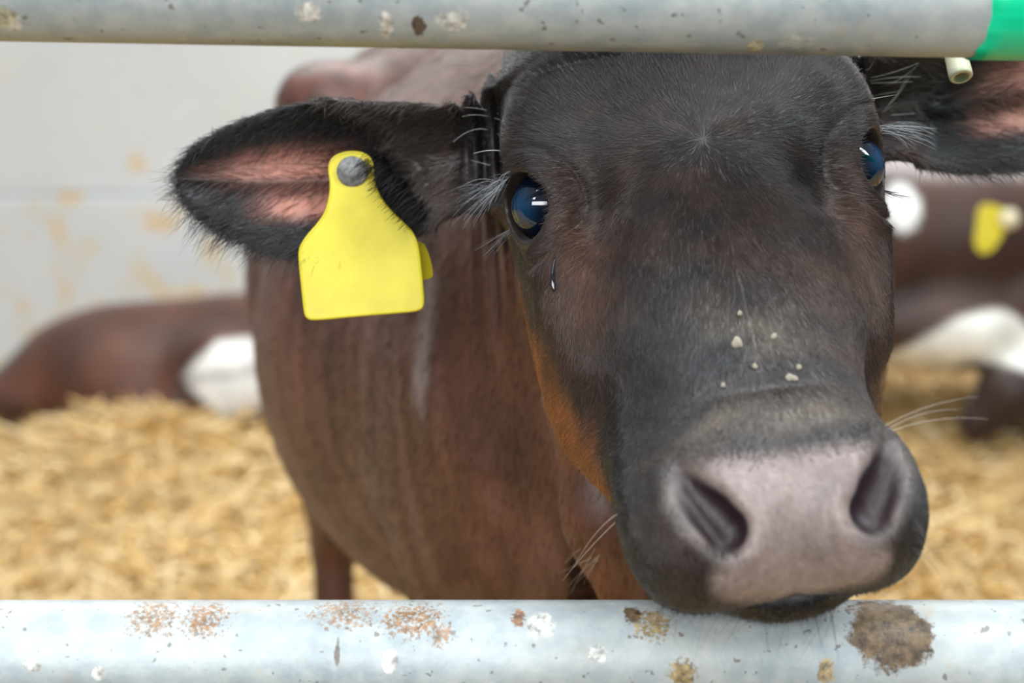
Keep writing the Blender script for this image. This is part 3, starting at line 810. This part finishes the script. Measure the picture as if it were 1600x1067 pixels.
# ---- eyes
def eye_mat():
    k = NT('eyeball'); t = k.new('ShaderNodeTexCoord'); s = k.new('ShaderNodeSeparateXYZ'); k.l(t.outputs['Object'], s.inputs[0])
    r2 = k.math('SQRT', k.math('ADD', k.math('POWER', k.math('MULTIPLY', s.outputs[0], 0.85), 2), k.math('POWER', s.outputs[1], 2)))
    col = k.ramp(k.math('DIVIDE', r2, EYE_R), [(.0, (.005, .042, .105)), (.28, (.004, .026, .066)), (.50, (.0015, .006, .016)), (.74, (.0015, .002, .005)), (.94, (.005, .004, .004)), (.985, (.16, .11, .03))])
    k.set(Base_Color=col, Roughness=.04, Specular_IOR_Level=.65)
    return k.m
EYEM = eye_mat()
for s in (-1, 1):
    S = np.array([s, 1, 1])
    a_, b_ = HR @ (eye_a * S), HR @ (eye_b * S); c_ = np.cross(a_, b_)
    bm = bmesh.new(); bmesh.ops.create_uvsphere(bm, u_segments=48, v_segments=32, radius=EYE_R)
    for v in bm.verts:
        if v.co.z > EYE_R * .72: v.co.z += (v.co.z - EYE_R * .72) * .35
    o = bm_obj('eye', bm, EYEM, None)
    M = Matrix.Identity(4)
    for i in range(3):
        M[i][0], M[i][1], M[i][2] = float(b_[i]), float(c_[i]), float(a_[i])
    M.translation = Vector(to_world(EYE * S))
    o.matrix_world = M; o.parent = calf; o.matrix_parent_inverse = Matrix.Translation(calf.location).inverted()
    tag(o, 'glossy dark blue eye')

# ================================================================== RAILS
def rail(name, p0, p1, r, mat, label, segs=64, rings=80):
    p0, p1 = np.asarray(p0, float), np.asarray(p1, float)
    d = (p1 - p0); ln = np.linalg.norm(d); d /= ln
    up = np.array([0, 0, 1.]); up -= d * (up @ d); up /= np.linalg.norm(up); fr = np.cross(d, up)
    V = []; Fc = []
    for i in range(rings + 1):
        x = -ln / 2 + ln * i / rings
        for j in range(segs):
            a = 2 * math.pi * j / segs; V.append((x, -r * math.cos(a), r * math.sin(a)))
    for i in range(rings):
        for j in range(segs):
            Fc.append((i*segs+j, i*segs+(j+1) % segs, (i+1)*segs+(j+1) % segs, (i+1)*segs+j))
    o = link_mesh(name, V, np.array(Fc), mat)
    M = Matrix.Identity(4); c = (p0 + p1) / 2; yv = np.cross(up, d)
    for i in range(3): M[i][0], M[i][1], M[i][2] = float(d[i]), float(yv[i]), float(up[i])
    M.translation = Vector(c); o.matrix_world = M
    tag(o, label, 'rail'); return o
RR = .030
# lower rail: its top edge lies on row 937
DL = .770; lowc = at(800, 937, DL); 
ang = math.atan2(937 - 533.5, FPX); 
lo_y = DL; 
# centre in camera space so that the upper tangent ray is row 937
cd = .772; cu = -(math.tan(ang) * cd) - RR / math.cos(ang)
lc = cam2w((0, cd, cu))
RAILY = lc[1]
def upper_centre(px, row):
    """centre of the top rail (same upright plane) whose lower tangent is at this row"""
    el = math.atan2(533.5 - row, FPX) - PITCH          # elevation of the tangent ray
    z = CAMZ + math.tan(el) * RAILY + RR / math.cos(el)
    f = RAILY * cp - (z - CAMZ) * spi
    return np.array([(px - 800) / FPX * f, RAILY, z])
ul, ur = upper_centre(0, 65), upper_centre(1600, 92)
uc = (ul + ur) / 2; ud = (ur - ul) / np.linalg.norm(ur - ul)
def lo_pt(px, row):      # object-space point on the front of the lower rail
    ray = at(px, row, 1.0) - np.array([0, 0, CAMZ]); o0 = np.array([0, 0, CAMZ]) - lc
    a = ray[1]**2 + ray[2]**2; b = o0[1]*ray[1] + o0[2]*ray[2]; c = o0[1]**2 + o0[2]**2 - RR**2
    t = (-b - math.sqrt(max(b*b - a*c, 0))) / a; p = o0 + ray * t
    return tuple(p)
def up_pt(px, row):
    ray = at(px, row, 1.0) - np.array([0, 0, CAMZ]); o0 = np.array([0, 0, CAMZ]) - uc
    upv = np.array([0, 0, 1.]) - ud * ud[2]; upv /= np.linalg.norm(upv); yv = np.cross(upv, ud)
    A = np.stack([ud, yv, upv]); ray = A @ ray; o0 = A @ o0
    a = ray[1]**2 + ray[2]**2; b = o0[1]*ray[1] + o0[2]*ray[2]; c = o0[1]**2 + o0[2]**2 - RR**2
    t = (-b - math.sqrt(max(b*b - a*c, 0))) / a; p = o0 + ray * t
    return tuple(p)
RUSTC = (.27, .135, .048); DUNG = (.13, .085, .045); CHALK = (.62, .60, .54)
ls = [(lo_pt(1390, 990), (.0185, .03, .0165), DUNG, 1.0, .12, 90), (lo_pt(240, 965), (.020, .03, .013), RUSTC, .85, .86, 420), (lo_pt(320, 968), (.018, .03, .012), RUSTC, .9, .86, 420),
      (lo_pt(645, 968), (.024, .03, .012), RUSTC, .95, .85, 420), (lo_pt(540, 958), (.026, .03, .009), RUSTC, .8, .88, 420), (lo_pt(690, 992), (.008, .02, .007), RUSTC, .8, .7, 420), (lo_pt(810, 965), (.004, .01, .004), (.28, .12, .04), .9, .5, 420),
      (lo_pt(1020, 975), (.013, .02, .009), (.34, .24, .10), .95, .7, 420), (lo_pt(990, 962), (.005, .01, .005), DUNG, 1, .4, 110), (lo_pt(1066, 1052), (.008, .02, .008), (.34, .24, .10), .95, .5, 420),
      (lo_pt(1292, 1050), (.005, .02, .008), (.40, .28, .13), .9, .5, 420), (lo_pt(527, 1022), (.0015, .01, .008), DUNG, .8, .3, 110), (lo_pt(845, 978), (.008, .02, .006), CHALK, .8, .5, 110),
      (lo_pt(610, 1035), (.004, .02, .006), CHALK, .95, .25, 110), (lo_pt(50, 1040), (.005, .02, .003), CHALK, .9, .3, 110), (lo_pt(935, 1022), (.005, .02, .005), CHALK, .8, .4, 110), (lo_pt(155, 1055), (.004, .02, .004), CHALK, .8, .4, 110)]
us = [(up_pt(485, 20), (.0065, .02, .0045), CHALK, .95, .2, 110), (up_pt(603, 38), (.0035, .02, .006), CHALK, .9, .25, 110), (up_pt(655, 42), (.0032, .02, .0055), (.10, .06, .04), .95, .35, 110),
      (up_pt(708, 28), (.008, .02, .006), CHALK, .75, .45, 110), (up_pt(22, 38), (.006, .02, .004), CHALK, .8, .4, 110), (up_pt(1182, 71), (.004, .02, .003), (.72, .62, .42), .95, .35, 110), (up_pt(1250, 66), (.012, .02, .003), CHALK, .5, .5, 110),
      (up_pt(0, 25), (.008, .02, .006), (.42, .38, .22), .7, .4, 110)]
low = rail('fence_rail', lc + [-.75, 0, 0], lc + [.75, 0, 0], RR, mat_rail('galvanised_lower', ls), 'lower galvanised steel rail with rust specks and a dung patch under the muzzle')
upp = rail('fence_rail', uc - ud * .75, uc + ud * .75, RR, mat_rail('galvanised_upper', us), 'upper galvanised steel rail with a green band, across the forehead of the big calf')
# green band round the right end of the upper rail: a cut slightly oblique edge
xg0 = up_pt(1520, 88)[0]; xg1 = up_pt(1555, 0)[0]
segs = 64; V = []; Fc = []; rg = RR + .0011
for i in range(41):
    for j in range(segs):
        a = 2 * math.pi * j / segs; z = math.sin(a)
        zt = (z + 1) / 2
        x0 = xg0 + (xg1 - xg0) * (zt ** 1.0) * 1.6 + .0006 * math.sin(7 * a) + .0005 * math.sin(13 * a)
        r_ = rg if i else RR - .001
        x = x0 + (.62 - x0) * max(0, i - 1) / 39
        V.append((x, -r_ * math.cos(a), r_ * math.sin(a)))
for i in range(40):
    for j in range(segs): Fc.append((i*segs+j, i*segs+(j+1) % segs, (i+1)*segs+(j+1) % segs, (i+1)*segs+j))
k = NT('green_plastic'); v = k.coord((3, 3, 260)); n = k.noise(1, 3, .5, v)
k.set(Base_Color=k.ramp(n, [(.3, (.0, .56, .26)), (.7, (.0, .68, .34))]), Roughness=.4); k.bump(n, .15, .001)
gb = link_mesh('green_band', V, np.array(Fc), k.m); gb.parent = upp; tag(gb, 'bright green plastic band')

# ================================================================== THE PEN BEHIND
def grid_mesh(nx, ny, fn):
    V = [fn(i / nx, j / ny) for j in range(ny + 1) for i in range(nx + 1)]
    a = np.arange(nx)[None, :] + (nx + 1) * np.arange(ny)[:, None]
    return np.array(V), np.stack([a, a + 1, a + nx + 2, a + nx + 1], -1).reshape(-1, 4)
WY = 5.3
ZJ = at(100, 300, WY / cp)[2]
# concrete wall: big panels, a joint at ZJ with the lower course standing a little proud
k = NT('whitewashed_concrete'); v = k.coord()
col = k.ramp(k.noise(1.3, 5, .6, v), [(.3, (.51, .53, .53)), (.55, (.57, .59, .59)), (.75, (.62, .64, .635))])
col = k.mix(k.math('MULTIPLY', k.ramp(k.noise(5, 4, .65, v), [(.55, (0, 0, 0)), (.75, (1, 1, 1))]), .5), col, (.60, .56, .45))
st = k.new('ShaderNodeSeparateXYZ'); k.l(v, st.inputs[0])
low_m = k.new('ShaderNodeMapRange'); k.l(st.outputs[2], low_m.inputs[0]); low_m.inputs[1].default_value = ZJ + .10; low_m.inputs[2].default_value = ZJ - .05
col = k.mix(k.math('MULTIPLY', k.math('MULTIPLY', low_m.outputs[0], k.ramp(k.noise(7, 3, .6, v), [(.52, (0, 0, 0)), (.66, (1, 1, 1))])), .7), col, (.60, .47, .28))
for (px, py, sx, sz) in ((120, 305, .05, .025), (105, 360, .03, .05), (255, 345, .06, .035), (225, 255, .035, .035), (110, 450, .03, .03), (45, 475, .03, .03), (300, 465, .10, .05)):
    p = at(px, py, WY / cp); col = k.mix(k.math('MULTIPLY', spot(k, (p[0], WY, p[2]), (sx, .3, sz), .3, 14, v, .5), .75), col, (.62, .45, .24))
k.set(Base_Color=col, Roughness=.85); k.bump(k.noise(30, 5, .6, v), .2, .01)
WALLM = k.m
bm = bmesh.new()
def box(bm, x0, x1, y0, y1, z0, z1, bev=.008):
    r = bmesh.ops.create_cube(bm, size=1)['verts']
    for q in r: q.co = Vector((x0 + (q.co.x + .5) * (x1 - x0), y0 + (q.co.y + .5) * (y1 - y0), z0 + (q.co.z + .5) * (z1 - z0)))
    bmesh.ops.bevel(bm, geom=list({e for q in r for e in q.link_edges}), offset=bev, segments=2, affect='EDGES')
for (z0, z1, yy, off) in ((-.1, ZJ - .004, WY - .03, .0), (ZJ, ZJ + 1.0, WY, .62), (ZJ + 1.012, ZJ + 2.0, WY, .2)):
    x = -8.4
    while x < 8.4:
        x1 = x + 4.2; box(bm, x, x1 - .001, yy, WY + .2, z0, z1, .022 if z0 < 0 else .004); x = x1
box(bm, -8.5, 8.5, WY + .03, WY + .22, -.1, ZJ + 2.0)
wl = bm_obj('wall_back', bm, WALLM, None, False); tag(wl, 'whitewashed concrete panel wall with brown stains behind the straw', 'wall', kind='structure')
# earth floor under the bedding
V, Fc = grid_mesh(4, 4, lambda a, b: (-8.4 + 16.8 * a, .2 + 5.3 * b, -.06))
fl = link_mesh('floor', V, Fc, mat_simple('pen_floor', (.20, .15, .10), .9, 0, (12, .3, .02))); tag(fl, 'concrete pen floor under the straw', 'floor', kind='structure')
# straw bed
def bed_z(x, y):
    z = .03 * np.sin(x * 3.1 + 1) * np.sin(y * 2.3) + .022 * np.sin(x * 7.3 + y * 4.1) + .012 * np.sin(x * 17 - y * 13)
    z = z + .10 * np.exp(-(((x + 1.02) / .30) ** 2 + ((y - 3.95) / .35) ** 2)) + .05 * np.exp(-(((x + .45) / .35) ** 2 + ((y - 3.8) / .4) ** 2))
    z = z + .10 * np.exp(-(((x - 1.25) / .5) ** 2 + ((y - 3.9) / .5) ** 2))
    return z + .05 * sstep(np.asarray(y, float), 3.0, 5.0)
def bedfn(a, b):
    x, y = -8.2 + 16.4 * a,   .3 + 4.93 * b
    return (x, y, float(bed_z(x, y)))
V, Fc = grid_mesh(320, 120, bedfn)
k = NT('straw_mat'); v = k.coord((9, 30, 20)); n = k.noise(1, 6, .7, v, .8)
k.set(Base_Color=k.ramp(n, [(.25, (.40, .22, .06)), (.5, (.66, .42, .14)), (.75, (.85, .66, .32))]), Roughness=.7); k.bump(n, .8, .03)
bed = link_mesh('straw_bedding', V, Fc, k.m); tag(bed, 'golden straw bedding spread over the pen floor', 'straw', kind='stuff')
NS = 26000; NX = 12000
y = 2.2 + 2.85 * RNG.random(NS) ** .9; x = (RNG.random(NS) - .5) * 2 * (.42 * y + .25)
y = np.r_[y, .9 + 4.1 * RNG.random(NX)]; x = np.r_[x, (RNG.random(NX) - .5) * 8.0]; NS += NX
L_ = RNG.uniform(.07, .26, NS); az = RNG.uniform(0, 2 * np.pi, NS); el_ = RNG.normal(.05, .28, NS)
d = np.c_[np.cos(az) * np.cos(el_), np.sin(az) * np.cos(el_), np.sin(el_)]
c0 = np.c_[x, y, bed_z(x, y) + RNG.uniform(.0, .045, NS)]
side = np.cross(d, [0, 0, 1.0]); side /= np.linalg.norm(side, axis=1)[:, None]; upd = np.cross(side, d)
r = RNG.uniform(.002, .0065, NS)
bendv = RNG.normal(0, .12, NS)
V = np.empty((NS, 9, 3))
for i, t in enumerate((-.5, 0, .5)):
    c = c0 + d * (L_ * t)[:, None] - upd * (bendv * L_ * (abs(t) * .5))[:, None]
    for j in range(3):
        a = 2 * np.pi * j / 3
        V[:, i * 3 + j] = c + (side * math.cos(a) + upd * math.sin(a)) * r[:, None]
fq = []
for i in range(2):
    for j in range(3): fq.append((i*3+j, i*3+(j+1) % 3, (i+1)*3+(j+1) % 3, (i+1)*3+j))
Fq = (np.arange(NS)[:, None, None] * 9 + np.array(fq)[None]).reshape(-1, 4)
sc_ = RNG.random(NS)[:, None]; cl = np.array([.62, .37, .09]) * (1 - sc_) + np.array([.93, .76, .45]) * sc_
cl = np.where(RNG.random(NS)[:, None] < .12, np.array([.42, .24, .07]), cl)
k = NT('straw_stalk'); a = k.new('ShaderNodeAttribute', attribute_name='coat'); k.set(Base_Color=a.outputs['Color'], Roughness=.5)
stw = link_mesh('loose_straw', V.reshape(-1, 3), Fq, k.m, None, False, np.repeat(cl, 9, 0)); stw.parent = bed; stw['kind'] = 'stuff'

# ---- calves in the background
BGSKIN = mat_coat('background_coat', .55, .4, .15, False, .25, (12, 12, 5))
def bg_calf(field, lo, hi, step, coat, label, loc):
    ax = [np.arange(lo[i], hi[i] + step, step) for i in range(3)]
    V, F_ = surface(field, ax, .06, 2)
    e = empty('calf', loc); tag(e, label, 'calf')
    link_mesh('body', V, F_, BGSKIN, e, True, coat(V)); return e
# left: lying, rump towards the left, flank behind the big calf
B0 = at(230, 572, 4.35)
def lying(P):
    q = P - B0
    f = ellipsoid(q, (.36, .10, .0), (.62, .26, .215))
    f = smin(f, ellipsoid(q, (-.12, .06, -.02), (.30, .25, .19)), .10)
    f = smin(f, ellipsoid(q, (-.02, -.10, -.06), (.23, .13, .15)), .05)       # haunch
    f = smin(f, ellipsoid(q, (-.36, .02, -.09), (.16, .18, .10)), .08)
    f = smin(f, chain(q, [((.12, -.20, -.10), .07), ((-.12, -.26, -.17), .05), ((-.30, -.27, -.19), .035), ((-.40, -.27, -.20), .035)]), .03)
    f = smin(f, chain(q, [((.85, .05, .03), .15), ((1.05, .02, .12), .12), ((1.20, -.02, .14), .10), ((1.42, -.06, .05), .065)]), .08)
    f = smin(f, ellipsoid(q, (.26, -.17, -.01), (.14, .10, .16)), .08)
    return f
def lying_coat(P):
    q = P - B0; n = value_noise(P * 9, 11)
    c = np.tile(np.array([.085, .032, .018]), (len(P), 1)) * (1 + .45 * n[:, None])
    c = lerp(c, np.array([.040, .019, .013]), sstep(value_noise(P * 5 + 2, 12), .1, .7) * .8)
    xw = q[:, 0] - .158
    wht = sstep(np.clip(xw * .95, 0, .105) - np.abs(q[:, 2] - .012) + .012 * n, -.008, .012) * (xw > -.01) * (xw < .30) * (q[:, 1] < .03)
    fold = np.exp(-((q[:, 2] - .005 - .12 * xw) / .010) ** 2)
    wht = wht * (1 - .75 * fold)
    return lerp(c, np.array([.72, .72, .70]), wht)
bg_calf(lying, B0 + [-.62, -.45, -.34], B0 + [1.6, .5, .36], .016, lying_coat, 'reddish brown calf with a white patch lying in the straw by the wall', (float(B0[0]) + .2, float(B0[1]), 0))
# right: standing side-on beyond the ear, white belly
B1 = at(1500, 400, 3.9)
def standing(P):
    q = P - B1
    f = ellipsoid(q, (.02, .12, .02), (.52, .24, .25))
    f = smin(f, ellipsoid(q, (-.30, .10, .03), (.25, .22, .23)), .10)
    f = smin(f, ellipsoid(q, (.42, .10, .04), (.26, .21, .25)), .10)
    f = smin(f, chain(q, [((.45, .0, .10), .17), ((.50, -.22, .14), .11), ((.40, -.34, .12), .10), ((.16, -.42, .02), .062)]), .06)     # neck, head turned back
    f = smin(f, ellipsoid(q, (-.02, -.02, -.19), (.32, .17, .12)), .06)
    f = smin(f, chain(q, [((.26, -.10, -.22), .11), ((.10, -.16, -.35), .085), ((.02, -.16, -.43), .05)]), .04)
    for (x, y_) in ((.20, -.04), (.42, .16)):
        f = smin(f, chain(q, [((x, y_, -.12), .10), ((x + .0, y_ - .02, -.34), .075), ((x - .0, y_ - .03, -.52), .05), ((x, y_, -.80), .038)]), .05)
    for (x, y_) in ((-.36, .0), (-.30, .2)):
        f = smin(f, chain(q, [((x, y_, -.08), .12), ((x - .05, y_, -.30), .075), ((x - .12, y_, -.46), .045), ((x - .08, y_, -.80), .035)]), .05)
    f = smin(f, chain(q, [((.40, -.30, .22), .03), ((.22, -.38, .24), .045), ((.10, -.40, .20), .02)]), .03)   # ear
    return f
def standing_coat(P):
    q = P - B1; n = value_noise(P * 8, 21)
    c = np.tile(np.array([.045, .019, .0125]), (len(P), 1)) * (1 + .45 * n[:, None])
    zc = interp(q[:, 0], [-.30, -.237, -.123, 0, .105, .175, .24], [-.37, -.345, -.272, -.212, -.218, -.262, -.31])
    belly = sstep(.080 - .03 * sstep(q[:, 0], .05, .2) + .012 * n - np.abs(q[:, 2] - zc), -.01, .015) * (q[:, 0] < .26) * (q[:, 1] < .25)
    c = lerp(c, np.array([.78, .79, .74]), belly)
    c = lerp(c, np.array([.030, .015, .011]), sstep(zc - q[:, 2], .045, .07) * (q[:, 0] > -.03))
    rump = np.exp(-(((q[:, 0] + .19) / .05) ** 2 + ((q[:, 2] - .14) / .07) ** 2))
    c = lerp(c, np.array([.70, .71, .68]), sstep(rump, .35, .5))
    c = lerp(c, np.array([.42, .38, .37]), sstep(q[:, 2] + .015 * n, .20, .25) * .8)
    return c
cs = bg_calf(standing, B1 + [-.62, -.55, -.86], B1 + [.78, .5, .38], .016, standing_coat, 'dark brown calf with a white belly and small yellow ear tag, behind the big calf', (float(B1[0]), float(B1[1]), 0))

k = [(1530, 322), (1552, 318), (1572, 328), (1574, 352), (1560, 380), (1545, 396), (1530, 396), (1523, 380), (1528, 350)]
t2 = outline_prism('ear_tag', smooth_poly(k, 2), lambda x, y: 3.41, .012, YEL, cs); tag(t2, 'small yellow ear tag')
bm = bmesh.new(); bmesh.ops.create_cone(bm, cap_ends=True, segments=24, radius1=.026, radius2=.020, depth=.02, matrix=Matrix.Translation(Vector(at(1578, 342, 3.395))) @ Matrix.Rotation(math.pi / 2, 4, 'X'))
bmesh.ops.bevel(bm, geom=bm.edges[:], offset=.003, segments=2, affect='EDGES')
s2 = bm_obj('stud', bm, mat_simple('pale_stud', (.72, .66, .45), .5), None); s2.parent = t2; s2.matrix_parent_inverse = t2.matrix_world.inverted()
for o in bpy.data.objects:
    if o.get('category') == 'calf': o['group'] = 'calves in the straw pen'
    if o.get('category') == 'rail': o['group'] = 'rails of the pen fence'
